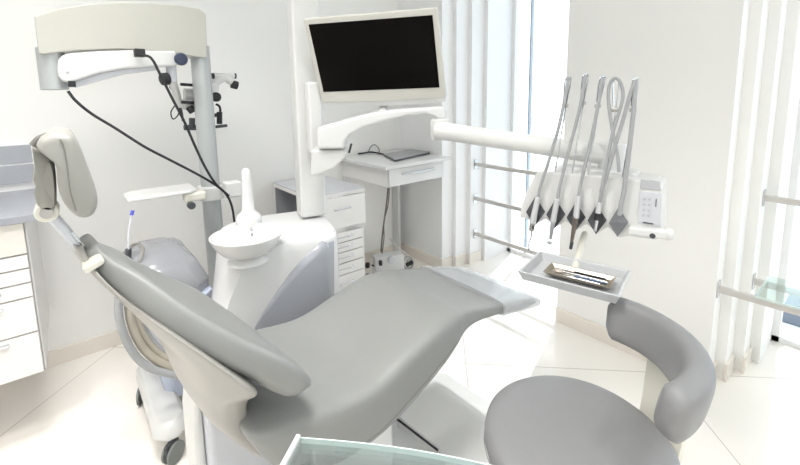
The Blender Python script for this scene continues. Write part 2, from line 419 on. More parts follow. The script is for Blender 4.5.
# headrest
prof = [(40, 139), (50, 134), (62, 133), (73, 136), (80, 147), (86, 162), (92, 178), (97, 193), (98, 205), (94, 215), (86, 219), (76, 217), (66, 207), (60, 196), (57, 182), (56, 168), (50, 158), (42, 152), (36, 147)]
hp = crom([aty(px, py, .95) for px, py in prof]+[aty(*prof[0], .95)], 3)[:-1]
cc = sum(hp, V((0, 0, 0)))/len(hp)
rings = []
for y, s in ((.940, .80), (.943, .90), (.950, .965), (.965, 1.0), (1.0, 1.02), (1.1, 1.02), (1.15, 1.0), (1.175, .95), (1.19, .84), (1.195, .7)):
    rings.append([V((cc.x+(p.x-cc.x)*s, y, cc.z+(p.z-cc.z)*s)) for p in hp])
b = B(); rv = loft(b, rings); mk('headrest_cushion', b, LEATHERH, ch, angle=80)
seamp = [aty(px, py, .9395) for px, py in ((60, 139), (64, 148), (67, 165), (70, 190), (76, 211))]
b = B(); tube(b, seamp, .0012, 6); mk('headrest_seam', b, mat('piping_grey', (126, 124, 118), .6), ch)
bp = [(33, 146), (40, 150), (52, 158), (56, 180), (56, 205), (48, 209), (39, 203), (35, 190), (36, 182), (33, 176), (35, 165)]
hb = crom([aty(px, py, 1.05) for px, py in bp]+[aty(*bp[0], 1.05)], 3)[:-1]; cb = sum(hb, V((0, 0, 0)))/len(hb)
rings = [[V((cb.x+(p.x-cb.x)*s, y, cb.z+(p.z-cb.z)*s)) for p in hb] for y, s in ((1.0, .85), (1.01, 1), (1.10, 1), (1.11, .85))]
mk('headrest_bracket', loft(B(), rings), mat('bracket_taupe', (150, 148, 141), .45), ch, angle=60)
b = B(); q = [aty(px, py, 1.0) for px, py in ((33, 146), (40, 139), (48, 136))]; tube(b, q, .007, 10); mk('headrest_grip', b, SEAM, ch)
pv = aty(47, 210, 1.03); e0 = aty(95, 265, 1.05)
b = B(); cyl(b, pv+V((0, -.025, 0)), pv+V((0, .03, 0)), .019); pj = mk('headrest_joint', b, PLASTB, ch, bevel=.003)
b = B(); cyl(b, pv+V((0, -.03, 0)), pv+V((0, -.024, 0)), .0105); mk('joint_cap', b, STEEL, pj)
d = (e0-pv).normalized(); side = V((0, 1, 0)); up = d.cross(side)
b = B(); obox(b, (pv+e0)/2, (d, side, up), ((e0-pv).length/2, .018, .0085)); mk('headrest_bar', b, GREYL, ch, smooth=False, bevel=.005)
b = B(); obox(b, (pv+e0)/2+d*.03-side*.012+up*.0085, (d, side, up), ((e0-pv).length/2-.03, .007, .002)); mk('bar_groove', b, CHROME, ch, smooth=False)
b = B(); obox(b, aty(93, 263, .985), (d, side, up), (.009, .02, .018)); mk('bar_clamp', b, PLASTB, ch, smooth=False, bevel=.006)
# base
b = B(); box(b, .225, .62, 1.13, 1.30, .04, .50); mk('lift_housing', b, GREYL, ch, smooth=False, bevel=.02, bseg=4)
b = B(); prism(b, [(.200, 1.16, .05), (.225, 1.16, .05), (.225, 1.16, .50), (.208, 1.16, .52), (.198, 1.16, .44), (.196, 1.16, .25)], (0, .14, 0)); mk('housing_side_cover', b, PLAST, ch, smooth=False, bevel=.01)
b = B(); box(b, .42, .75, .95, 1.2, .08, .42); mk('lift_column', b, PLAST, ch, smooth=False, bevel=.03, bseg=4)
pl = [atz(*p, .085) for p in ((397, 417), (437, 449), (446, 470), (500, 470), (500, 408), (470, 388), (447, 372), (420, 370))]
b = B(); prism(b, [V((p.x, p.y, .006)) for p in pl], (0, 0, .079)); mk('base_plate', b, mat('base_plate_paint', (214, 213, 210), .35), ch, smooth=False, bevel=.012, bseg=3)
b = B(); g0, g1 = atz(397, 417, .02), atz(437, 450, .02)
box(b, .35, .93, .80, 1.26, .004, .05); mk('lower_base_plate', b, PLASTW, ch, smooth=False, bevel=.01)
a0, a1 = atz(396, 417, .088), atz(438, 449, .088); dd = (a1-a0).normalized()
b = B(); obox(b, (a0+a1)/2+V((0, 0, -.006)), (dd, V((0, 0, 1)).cross(dd), (0, 0, 1)), ((a1-a0).length/2, .0018, .004)); mk('shadow_gap_strip', b, BLACK, ch, smooth=False)  # black strip in place of the shadow gap along the base plate edge

# ------------------------------------------------------------------ dental unit with spittoon
un = thing('spittoon_unit', 'tall white dental unit with a spittoon bowl, grey side panel and square column', 'dental unit', (.65, 1.65, 0))
def plan(z, f):      # plan polygon at height z, f = flare 0 top .. 1 bottom
    return [(.458-.13*f, 1.47+.0*f), (.62, 1.45), (.833, 1.435), (.925, 1.66), (.962, 1.80), (.93, 1.88), (.70, 1.90-.12*f), (.50-.07*f, 1.88-.20*f), (.455-.120*f, 1.70-.10*f)]
rings = []
for z, f, s in ((0, 1.0, 1), (.3, .95, 1), (.50, .75, 1), (.62, .42, 1), (.70, .18, 1), (.755, .03, 1), (.785, 0, .995), (.80, 0, .97), (.803, 0, .93)):
    P = [V((x, y, 0)) for x, y in plan(z, f)]; Pc = sum(P, V((0, 0, 0)))/len(P); Pr = crom(P+[P[0]], 4)[:-1]
    tilt = [(p.x-.4)*.04 if z > .6 else 0 for p in Pr]
    rings.append([V((Pc.x+(p.x-Pc.x)*s, Pc.y+(p.y-Pc.y)*s, z-(max(0, z-.6)/.2)*(.012+max(0,p.x-.6)*.05+max(0,.62-p.x)*.14)+(0))) for p in Pr])
ub0 = loft(B(), rings); UBVH = BVHTree.FromBMesh(ub0)
mk('body', ub0, PLASTW, un, angle=50)
# grey inset panel on the face beside the chair
def yface(x): return 1.452-(x-.62)*.08-.002
def onface(px, py):
    h = UBVH.ray_cast(EYE, ray(px, py).normalized())[0]
    return (h if h is not None else aty(px, py, 1.44))+V((0, -.003, 0))
gp = [(254, 329), (262, 313), (275, 294), (290, 273), (305, 256), (320, 242), (331, 233), (331.5, 246), (331.5, 260), (331.5, 280), (331, 300), (318, 306), (295, 316), (270, 325)]
ga = [(254.5, 328), (262, 313), (275, 294), (290, 273), (305, 256), (320, 242), (333.3, 231)]
gb = [(255.5, 330), (268, 331), (284, 328), (302, 322), (318, 314), (331, 306), (333.4, 300)]
b = B(); gr = []
for (ax_, ay_), (bx_, by_) in zip(ga, gb):
    gr.append([b.verts.new(onface(ax_+(bx_-ax_)*k/6, ay_+(by_-ay_)*k/6)) for k in range(7)])
for r0_, r1_ in zip(gr[:-1], gr[1:]):
    for k in range(6): b.faces.new((r0_[k], r0_[k+1], r1_[k+1], r1_[k]))
o = mk('side_panel', b, GREYP, un, angle=60); md = o.modifiers.new('thick', 'SOLIDIFY'); md.thickness = .006; md.offset = 0
# bowl
BC = V((.487, 1.49, .765))
b = B(); lathe(b, BC, [(.02, .0), (.06, .004), (.092, .022), (.116, .052), (.127, .078), (.128, .083), (.123, .083), (.112, .058), (.085, .028), (.05, .014), (.012, .011)], seg=56); bw = mk('spittoon_bowl', b, CERAM, un, angle=60)
b = B(); lathe(b, BC+V((0, 0, -.02)), [(.075, 0), (.068, .012), (.055, .026)], seg=40); mk('bowl_foot', b, PLASTW, un)
sp = aty(251, 222, 1.62); b = B(); lathe(b, V((.55, 1.64, .785)), [(.046, 0), (.050, .05), (.050, .075), (.044, .09), (.030, .102), (.024, .112), (.021, .18), (.018, .25), (.016, .270), (.010, .280), (.003, .283)], seg=36); mk('cup_filler', b, PLASTW, un, angle=50)
b = B(); tube(b, [(.535, 1.575, .835), (.53, 1.555, .83), (.527, 1.548, .812)], .005, 8); mk('spout', b, CHROME, un)
# square column
CO = V((.885, 1.70, 0)); cl = aty(287, 0, 1.70); yawc = math.radians(-14)
cxv = V((math.cos(yawc), math.sin(yawc), 0)); cyv = V((-math.sin(yawc), math.cos(yawc), 0))
b = B(); obox(b, V((.893, 1.765, 1.765)), (cxv, cyv, (0, 0, 1)), (.060, .06, .982)); mk('column', b, PLAST, un, smooth=False, bevel=.012, bseg=3)
# arm carrying monitor and instrument table
ac = thing('swing_arm', 'curved white swing arm on the column below the monitor', 'arm', (.95, 1.62, 1.05))
D0 = 1.72
def dd_(px, py, D): return EYE + ray(px, py)*D
def plate(bm, pts, D, th):    # outline on a plane facing along the arm, given depth
    nrm = V((-.62, -.78, 0)).normalized(); P0 = dd_(375, 130, D)
    Q = [atpl(px, py, P0, nrm) for px, py in pts]; return prism(bm, Q, -nrm*th)
b = B(); plate(b, [(311, 150), (343, 150), (347, 152), (345, 158), (335, 168), (320, 175), (310, 177)], 1.72, .14); mk('mount_block', b, PLAST, ac, smooth=False, bevel=.01, bseg=3)
upc = [(317, 128), (325, 126), (345, 120), (370, 113), (400, 109), (430, 107), (444, 106), (447, 112), (447, 121), (438, 121), (434, 117), (425, 114), (408, 116), (385, 121), (362, 128), (350, 135), (345, 142), (344, 149), (317, 149)]
b = B(); plate(b, upc, 1.70, .13); mk('arm_cover', b, PLASTW, ac, smooth=False, bevel=.012, bseg=3)
b = B(); jp = dd_(440, 130, 1.66); lathe(b, jp+V((0, 0, -.04)), [(.034, 0), (.038, .01), (.038, .075), (.034, .085)], seg=32); mk('elbow', b, PLAST, ac, bevel=.002)

# ------------------------------------------------------------------ monitor
n_dir = (RT*4.36-FW).normalized(); d_dir = (RT*.35-UP*2.27+FW).normalized()
nrm = n_dir.cross(d_dir).normalized()
PC = dd_(376, 56, 1.66)
def mon(px, py, off=0): return atpl(px, py, PC+nrm*off, nrm)
if nrm.dot(PC-EYE) > 0: nrm = -nrm      # nrm points to the camera
mo = thing('monitor', 'flat monitor with grey-white bezel and black screen on the swing arm', 'monitor', tuple(mon(385, 103)))
b = B(); prism(b, [mon(*p) for p in ((303, 19), (370, 13.5), (437, 8), (446, 98), (385, 101.5), (322, 103))], -nrm*.035); bz = mk('bezel', b, BEZEL, mo, smooth=False, bevel=.004)
b = B(); prism(b, [mon(*p, .001) for p in ((308.5, 24.5), (432.5, 15), (439.5, 87.5), (323.5, 92))], -nrm*.004); mk('screen', b, SCREEN, mo, smooth=False)
b = B(); prism(b, [mon(*p, -.012) for p in ((322, 100), (446, 96), (445, 102), (410, 105), (360, 106.5), (323, 105))], -nrm*.05); mk('bottom_trim', b, PLASTW, mo, smooth=False, bevel=.004)
b = B(); prism(b, [mon(*p, -.035) for p in ((345, 35), (412, 30), (418, 80), (352, 84))], -nrm*.04); mk('rear_housing', b, PLASTW, mo, smooth=False, bevel=.01)
b = B(); c0 = mon(383, 75, -.07); tube(b, [c0, c0+V((.03, .04, -.05)), c0+V((.02, .02, -.17)), dd_(383, 113, 1.76)], .022, 14); mk('stand_neck', b, PLASTW, mo)
# rounded grey-white upright cover beside the column, carries the arm
b = B(); o_ = dd_(314, 118, 1.84); obox(b, o_, (cxv, cyv, (0, 0, 1)), (.030, .035, .16)); mk('riser', b, PLASTW, ac, smooth=False, bevel=.012, bseg=3)

# ------------------------------------------------------------------ delivery unit
R0 = V((1.375, .41, 0)); UA = V((-.23, .97, 0)).normalized(); UN = V((-.97, -.23, 0)).normalized(); ZV = V((0, 0, 1))
def PU(px, py, off=0): return atpl(px, py, R0+UN*off, UN)
du = thing('instrument_console', 'white instrument console with diamond-shaped holders at the end of the long arm', 'dental console', tuple(PU(590, 235)))
hs = [(519.5, 218), (521, 206), (527, 190), (534, 176), (538, 171), (600, 176), (655, 182), (663, 186), (663, 190), (661, 238), (655, 240)]
# body outline, scalloped along the lower edge
low = [(640, 238), (629, 236), (618.4, 238), (608, 227), (597, 234), (586.5, 224), (576, 230.5), (566, 221), (555.7, 227.5), (545, 219), (535.5, 225), (527, 219)]
b = B(); prism(b, [PU(*p) for p in hs+low], -UN*.14); mk('housing', b, PLAST, du, smooth=False, bevel=.006, bseg=3)
# faceted ridges between the holders
b = B()
for i, (cxp, cyp) in enumerate(((545.6, 205), (566, 207), (586.5, 210), (608, 212))):
    a_, b_, c_, d_ = PU(cxp-4, cyp-22, .001), PU(cxp+6, cyp-21, .001), PU(cxp+.5, cyp-2, .007), PU(cxp-1, cyp+15, .002)
    e_, f_ = PU(cxp-9, cyp+4, .001), PU(cxp+9, cyp+5, .001)
    vs = [b.verts.new(p) for p in (a_, b_, c_, d_, e_, f_)]
    for f in ((0, 1, 2), (0, 2, 4), (1, 5, 2), (2, 3, 4), (2, 5, 3), (0, 4, 3, 5, 1)): b.faces.new([vs[k] for k in f])
mk('ridge', b, PLAST, du, smooth=False)
hold = [(535.5, 211), (555.7, 213.5), (576, 216.5), (597, 219.5), (618.4, 222)]
for i, (hx, hy) in enumerate(hold):
    off = .010
    Pn = [PU(hx-9.5, hy+1, .008), PU(hx-.5, hy-14, .008), PU(hx+9.5, hy+1, .008), PU(hx-1, hy+15, .008)]
    b = B(); cen = PU(hx, hy, .002 if i < 4 else .018)
    vs = [b.verts.new(p) for p in Pn]+[b.verts.new(cen)]+[b.verts.new(p-UN*.012) for p in Pn]
    for k in range(4): b.faces.new((vs[k], vs[(k+1) % 4], vs[4])); b.faces.new((vs[k], vs[5+k], vs[5+(k+1) % 4], vs[(k+1) % 4]))
    b.faces.new(vs[5:]); mk('holder', b, DIAMD if i < 4 else DIAM, du, smooth=False)
b = B(); prism(b, [PU(*p, .003) for p in ((641, 179.5), (660, 181.5), (661, 190.5), (640, 188.5))], -UN*.006); mk('status_panel', b, GREYL, du, smooth=False, bevel=.001).data.materials[0] = mat('pad_grey', (176, 177, 180), .35)
b = B(); prism(b, [PU(*p, .003) for p in ((640, 191), (661, 193.5), (660, 226), (637.5, 222.5))], -UN*.006); kp = mk('keypad', b, GREYL, du, smooth=False, bevel=.001)
b = B()
for r in range(4):
    for c in range(2):
        q = PU(644.5+c*5-r*.4, 199+r*5.5+c*.5, .0038); obox(b, q, (UA, ZV, UN), (.0035, .0035, .0006))
mk('key', b, mat('key_line', (180, 182, 187), .4), kp, smooth=False)
b = B(); q = PU(656, 203, .0038); obox(b, q, (UA, ZV, UN), (.001, .012, .0006)); mk('marking', b, GREYD, kp, smooth=False)
b = B(); q = PU(648, 223.2, .004); obox(b, q, (UA, ZV, UN), (.014, .002, .001)); mk('display', b, GREYD, kp, smooth=False)
b = B(); p0, p1 = PU(629, 229.5, .012), PU(668, 234, .012); obox(b, (p0+p1)/2, (p1-p0, ZV, UN), ((p1-p0).length/2, .013, .02)); mk('grip_rail', b, PLASTW, du, smooth=False, bevel=.006, bseg=3)
b = B(); q = PU(652.5, 236, .033); cyl(b, q, q-UN*.012, .008); mk('knob', b, GREYD, du)
b = B(); q = PU(668, 234, .012); lathe(b, q, [(.014, -.012), (.018, -.006), (.018, .006), (.012, .014)], axis=p1-p0, seg=24); mk('grip_end', b, PLASTW, du)
# supply arm and its rear bracket
b = B(); q0 = dd_(436, 130, 1.64); q1 = PU(612, 156, -.10); cyl(b, q0, q1, .036, .034, 32); mk('long_arm', b, PLAST, du, bevel=.004)
b = B(); obox(b, q0, (q1-q0, (q1-q0).cross(ZV), ZV), (.004, .038, .038)); 
b.free()
b = B(); cyl(b, q1+V((0, 0, .045)), q1+V((0, 0, -.12)), .042, seg=32); mk('arm_joint', b, PLASTW, du, bevel=.006)
b = B(); tp = PU(595, 172, -.02); obox(b, PU(596, 176, -.09), (UA, UN, ZV), (.13, .045, .03)); mk('rear_cover', b, PLASTW, du, smooth=False, bevel=.012, bseg=3)
# slots where the whips enter the top
for sx, sy in ((553, 173.5), (570, 175), (587, 176.8), (604.5, 179), (624.5, 181)):
    b = B(); q = PU(sx, sy, -.012); obox(b, q, (UA, UN, ZV), (.014, .006, .0045)); mk('whip_slot', b, GREYD, du, smooth=False)
# spring rods
rods = [((555, 172.5), (565.5, 106), (568.5, 77)), ((572, 174), (583, 103), (586, 74)), ((588, 176), (598.5, 106), (603, 76.5)), ((606, 178), (615.5, 110), (617, 78)), ((622, 180.5), (633.5, 110), (636, 78))]
for (ax_, ay_), (bx_, by_), (tx_, ty_) in rods:
    b = B(); tube(b, [PU(ax_, ay_, -.015), PU(bx_+.5, by_, -.010), PU(tx_+2, ty_+6, -.008), PU(tx_+1, ty_, 0), PU(tx_-3.5, ty_+4, .006), PU(bx_-2, by_-4, .008)], .0026, 8, 6); rd = mk('whip_rod', b, CHROME, du)
    b = B(); q = PU(bx_-.5, by_, .004); obox(b, q, (UA, UN, ZV), (.009, .009, .006)); mk('hose_clip', b, STEEL, rd, smooth=False, bevel=.002)

HPGR = mat('handpiece_shell', (200, 201, 202), .25, metal=.2, coat=.3)
HX = [
 # name, label, hose pixels
 ('spray_syringe', 'white handpiece with thin curved metal nozzle, leftmost in the console holders', [(568.5, 77), (564.5, 100), (558, 130), (549, 160), (541, 185), (537.5, 199)]),
 ('dental_handpiece', 'white handpiece with small silver contra-angle head, second from the left', [(585.5, 75), (581, 103), (573, 135), (565, 165), (559, 190), (557, 203)]),
 ('dental_handpiece', 'handpiece with a long bronze-grey body, in the middle holder', [(602.5, 77), (598, 106), (591, 140), (584, 170), (579.5, 190), (578.5, 199)]),
 ('dental_handpiece', 'short black-banded motor with silver tip, fourth from the left, hose looping high', [(599, 205), (602.5, 185), (606, 165), (613.5, 130), (622.5, 100), (621, 84), (615, 78), (609.5, 85), (608.5, 102), (612.5, 130), (617.5, 155), (619, 172)]),
]
def hose(th, pts, r=.0056):
    b = B(); n = len(pts); tube(b, [PU(x, y, .022 if i else .014) for i, (x, y) in enumerate(pts)], r, 12, 6); return mk('hose', b, HOSE, th)
t1 = thing(HX[0][0], HX[0][1], 'dental syringe', tuple(PU(534, 232, .02)), 'instruments in the console'); hose(t1, HX[0][2])
b = B(); p, q = PU(538, 197, .022), PU(532.5, 223, .026); cyl(b, p, q, .0095, .0115); mk('grip', b, HPGR, t1, bevel=.002)
b = B(); cyl(b, PU(532.7, 222, .026), PU(531.3, 231, .027), .0105, .009); mk('collar', b, STEEL, t1, bevel=.002)
b = B(); cyl(b, PU(533.2, 226, .039), PU(532.8, 229, .038), .004); mk('button', b, GREYD, t1)
b = B(); tube(b, [PU(531.5, 231, .027), PU(531, 238, .028), PU(529, 243, .03), PU(529, 250.5, .034)], .0024, 8); mk('nozzle', b, BRONZE, t1)
t2 = thing(HX[1][0], HX[1][1], 'handpiece', tuple(PU(550, 243, .02)), 'instruments in the console'); hose(t2, HX[1][2])
b = B(); cyl(b, PU(557.3, 199, .022), PU(553, 222, .025), .009, .010); mk('grip', b, HPGR, t2, bevel=.002)
b = B(); cyl(b, PU(553, 221, .025), PU(550.5, 239, .027), .008, .0055); mk('neck', b, RODM, t2, bevel=.001)
b = B(); cyl(b, PU(551.5, 243.5, .03), PU(547.5, 242, .028), .006); mk('head', b, CHROME, t2, bevel=.001)
t3 = thing(HX[2][0], HX[2][1], 'handpiece', tuple(PU(570, 248, .02)), 'instruments in the console'); hose(t3, HX[2][2])
b = B(); cyl(b, PU(578.5, 196, .022), PU(576, 218, .025), .009, .010); mk('grip', b, HPGR, t3, bevel=.002)
b = B(); cyl(b, PU(576, 216, .025), PU(571.5, 243, .028), .0095, .005); mk('body', b, BRONZE, t3, bevel=.001)
b = B(); cyl(b, PU(572, 242, .028), PU(570.5, 249, .029), .006, .005); mk('head', b, GREYD, t3, bevel=.001)
b = B(); cyl(b, PU(578, 224, .037), PU(577.5, 226, .037), .003); mk('button', b, GREYD, t3)
t4 = thing(HX[3][0], HX[3][1], 'handpiece', tuple(PU(596, 232, .02)), 'instruments in the console'); hose(t4, HX[3][2], .005)
b = B(); cyl(b, PU(599.5, 203, .022), PU(598, 214, .024), .0085); mk('grip', b, HPGR, t4, bevel=.001)
b = B(); cyl(b, PU(598, 213, .024), PU(597, 220, .025), .010); mk('band', b, BLACK, t4, bevel=.001)
b = B(); cyl(b, PU(597, 219, .025), PU(595, 231, .027), .0065, .004); mk('tip', b, CHROME, t4, bevel=.001)
t5 = thing('instrument_hose', 'grey hose running up from the empty rightmost holder to its tall rod', 'hose', tuple(PU(619, 210, .02)), None)
b = B(); tube(b, [PU(619.5, 215, .018), PU(621, 205, .02), PU(624, 190, .02), (PU(628, 160, .02)), PU(631.5, 130, .02), PU(634, 105, .018), PU(635.5, 80, .008)], .0068, 12, 6); mk('hose', b, HOSE, t5)
b = B(); tube(b, [PU(634.5, 82, .012), PU(630, 95, .02), PU(623, 120, .022), PU(614, 150, .024), PU(606, 178, .018), PU(601, 192, .01)], .0058, 12, 6); mk('second_hose', b, HOSE, t5)

# ------------------------------------------------------------------ instrument tray
TZ = .80
tc_ = [atz(537, 250, TZ), atz(630, 270, TZ), atz(622, 298, TZ), atz(520.6, 271, TZ)]
tx = (tc_[1]-tc_[0]); ty = (tc_[3]-tc_[0]); 
tx.normalize(); ty = (ty-tx*ty.dot(tx)).normalized(); tcn = sum(tc_, V((0, 0, 0)))/4
L2 = ((tc_[1]-tc_[0]).length+(tc_[2]-tc_[3]).length)/4; W2 = ((tc_[3]-tc_[0]).dot(ty)+(tc_[2]-tc_[1]).dot(ty))/4
tr = thing('instrument_tray', 'shallow light grey tray hanging below the instrument console', 'tray', (tcn.x, tcn.y, TZ-.02))
def trayshape(bm, C, ax, ay, hl, hw, depth, wall):
    o = [(-1, -1), (1, -1), (1, 1), (-1, 1)]; C = V(C)
    def ring(k, z): return [C+ax*(hl-k)*i+ay*(hw-k)*j+ZV*z for i, j in o]
    loft(bm, [ring(.012, -depth), ring(0, 0), ring(wall, 0), ring(wall+.010, -depth+.003)], cap=True); return bm
b = B(); trayshape(b, (tcn.x, tcn.y, TZ), tx, ty, L2, W2, .030, .008); mk('dish', b, TRAYM, tr, smooth=False, bevel=.002)
b = B(); q = PU(585, 236, -.06); tube(b, [q, V((q.x-.01, q.y, TZ+.05)), V((tcn.x+.06, tcn.y+.03, TZ-.03)), V((tcn.x, tcn.y, TZ-.028))], .011, 12); mk('support_arm', b, PLASTB, tr)
it = thing('steel_tray', 'small bronze-toned steel tray lying in the light grey tray', 'tray', (tcn.x, tcn.y, TZ-.026))
ic = [atz(550.5, 262, TZ-.01), atz(615.5, 279, TZ-.01), atz(611, 290, TZ-.01), atz(545, 272.5, TZ-.01)]; icn = sum(ic, V((0, 0, 0)))/4
il = ((ic[1]-ic[0]).length+(ic[2]-ic[3]).length)/4; iw = ((ic[3]-ic[0]).length+(ic[2]-ic[1]).length)/4
it.location = (icn.x, icn.y, TZ-.0185); WLOC[it.name] = tuple(it.location)
b = B(); trayshape(b, (icn.x, icn.y, TZ-.006), tx, ty, il, iw, .0125, .003); mk('dish', b, TRAYS, it, smooth=False, bevel=.001)
mir = thing('mouth_mirror', 'dental mirror with round bright head in the steel tray', 'dental mirror', (icn.x, icn.y, TZ-.014))
zz = TZ-.013
m0 = icn-tx*(il*.62)-ty*(iw*.05); m0.z = zz+.001
b = B(); cyl(b, m0, m0+V((0, 0, .002)), .0135, seg=28); mk('mirror_head', b, mat('mirror_face', (238, 226, 218), .05, metal=.6), mir)
b = B(); cyl(b, m0+tx*.012+V((0, 0, .002)), m0+tx*(il*1.45)+ty*.006+V((0, 0, .002)), .0022, .0035, 10); mk('handle', b, CHROME, mir)
for k, (lab, mm, oy) in enumerate((('probe nearest the mirror, with slim dark blue steel handle', STEELB, .35), ('black-handled probe along the far side of the steel tray', BLACK, -.35), ('bright chrome probe along the near side of the steel tray', CHROME, .68))):
    t = thing('dental_probe', lab, 'dental probe', (icn.x, icn.y+oy*.01, zz), 'probes in the steel tray')
    s = icn-tx*(il*(.1+.08*k))+ty*(iw*oy); s.z = zz+.0035; e = s+tx*(il*(.93))
    b = B(); cyl(b, s, e, .0034, .0034, 10); mk('handle', b, mm, t)
    b = B(); tube(b, [s, s-tx*.02, s-tx*.034+ty*.004+ZV*.001], .0011, 8); mk('tip', b, CHROME, t)

# ------------------------------------------------------------------ microscope stand
ms = thing('microscope_stand', 'tall grey pole with a long cream overhead arm at the back wall', 'microscope stand', (.555, 2.2, 0))
b = B(); cyl(b, (.555, 2.2, .03), (.555, 2.2, 1.60), .044, seg=40); mk('pole', b, POLE, ms)
b = B(); box(b, .45, .72, 2.04, 2.38, 0, .05); mk('foot', b, PLAST, ms, smooth=False, bevel=.015)
yA = 2.14
ap = [(34, 16), (60, 8), (90, 3.5), (120, 2), (150, 2.5), (180, 5), (200, 9), (206, 14), (207.5, 58), (196, 57), (180, 54), (150, 50.5), (120, 49), (85, 50), (62, 52), (42, 55), (38.5, 53), (36, 35)]
b = B(); prism(b, [aty(*p, yA) for p in ap], (0, .13, 0)); mk('arm_cover', b, ARMC, ms, smooth=False, bevel=.012, bseg=3)
pe = aty(50, 70, 2.2); zt_, zb_ = aty(50, 53, 2.2).z, aty(50, 90, 2.2).z
b = B(); cyl(b, (pe.x+.008, 2.2, zb_), (pe.x+.008, 2.2, zt_+.02), .046, seg=40); mk('arm_pivot', b, POLE, ms, bevel=.003)
ip = [(57, 68), (58, 60), (63, 54.5), (72, 53), (100, 51), (130, 50), (176, 51), (178, 66), (150, 67), (125, 68.5), (100, 73), (82, 79), (72, 83), (63, 82), (58, 76)]
b = B(); prism(b, [aty(*p, 2.13) for p in ip], (0, .09, 0)); o = mk('inner_arm', b, PLASTW, ms, smooth=False, bevel=.01, bseg=3); o['label'] = 'bright white inner arm'
b = B(); prism(b, [aty(*p, 2.15) for p in ((72, 83), (82, 79), (100, 73), (125, 68.5), (150, 67), (158, 66), (158, 70), (125, 74), (95, 82), (75, 88))], (0, .05, 0)); mk('arm_underside', b, GREYL, ms, smooth=False, bevel=.004)
b = B(); q = aty(67, 70.5, 2.125); cyl(b, q, q+V((0, .01, 0)), .006); mk('screw', b, GREYL, ms)
b = B(); q = aty(72, 84, 2.12); obox(b, q, AX, (.012, .01, .012)); mk('limit_switch', b, BLACK, ms, smooth=False, bevel=.002)
b = B(); q = aty(181.5, 59, 2.09); lathe(b, q, [(.010, .05), (.010, .028), (.027, .022), (.029, .010), (.027, 0), (.02, -.003)], axis=(0, 1, 0), seg=16); mk('knob', b, NAVY, ms, bevel=.002)
b = B(); cyl(b, aty(171, 66, 2.17), aty(172, 82, 2.17), .022); mk('down_tube', b, GREYL, ms)

mi = thing('operating_microscope', 'white and black operating microscope hanging behind the grey pole', 'microscope', tuple(aty(200, 118, 2.28)))
def SC(px, py, y=2.28): return aty(px, py, y)
b = B(); tube(b, [SC(172, 80, 2.2), SC(176, 92, 2.25), SC(180, 104), SC(190, 106)], .018, 14); mk('suspension', b, PLAST, mi)
b = B(); q = SC(165, 79, 2.14); lathe(b, q, [(.02, -.02), (.028, -.014), (.028, .014), (.02, .02)], axis=(1, .2, .1), seg=18); mk('lock_knob', b, BLACK, mi, bevel=.002)
b = B(); cyl(b, SC(184, 95), SC(206, 95), .033); cyl(b, SC(183, 104), SC(212, 104), .03); mk('body', b, PLAST, mi, bevel=.005)
for p_, q_, r_ in (((187, 83.5), (187, 86), .030), ((188, 101), (188, 104), .03), ((189, 107), (193, 112), .018)):
    b = B(); cyl(b, SC(*p_, 2.23), SC(*q_, 2.23), r_, seg=28); mk('band', b, BLACK, mi)
b = B(); cyl(b, SC(209, 96), SC(213, 84), .042, .03); tube(b, [SC(209, 92), SC(216, 82), SC(225, 78), SC(232, 82)], .021, 14); mk('binocular_tube', b, PLAST, mi, bevel=.004)
b = B(); lathe(b, SC(216.5, 97, 2.22), [(.02, .03), (.024, .02), (.024, 0), (.018, -.005)], axis=(0, 1, 0), seg=22); mk('side_knob', b, BLACK, mi)
b = B(); cyl(b, SC(214, 76), SC(234, 76), .016); cyl(b, SC(216, 80), SC(231, 79), .014); mk('head_bar', b, PLAST, mi)
for a_ in (((211.5, 76), (216.5, 76)), ((230.5, 76), (236, 76)), ((231.5, 84), (237.5, 85.5))):
    b = B(); cyl(b, SC(*a_[0]), SC(*a_[1]), .015 if a_[0][1] < 80 else .022); mk('eyepiece', b, BLACK, mi, bevel=.002)
b = B(); tube(b, [SC(216, 104), SC(220, 108), SC(220, 122)], .006, 8); cyl(b, SC(219.5, 112), SC(219.5, 124), .014); cyl(b, SC(213, 115.5), SC(218, 115), .01); mk('lamp_housing', b, BLACK, mi)
b = B(); cyl(b, SC(184, 127.5), SC(197, 127.5), .014); cyl(b, SC(192, 118), SC(192, 128), .014); mk('handle', b, GREYD, mi, bevel=.001)
b = B(); cyl(b, SC(206, 128), SC(227, 125.5), .008); cyl(b, SC(212, 123), SC(212, 133), .011); mk('handle', b, GREYD, mi, bevel=.001)
b = B(); tube(b, [SC(170, 86), SC(177, 98), SC(181, 110), SC(183, 121)], .006, 8); tube(b, [SC(176, 104), SC(171, 112), SC(173, 119), SC(178, 115), SC(180, 106)], .003, 8); mk('cable', b, BLACK, mi)
# fold-out shelf on the pole
fs = thing('pole_shelf', 'slim white shelf clamped to the grey pole beside the spittoon', 'shelf', (.40, 2.12, .84))
zs = .872
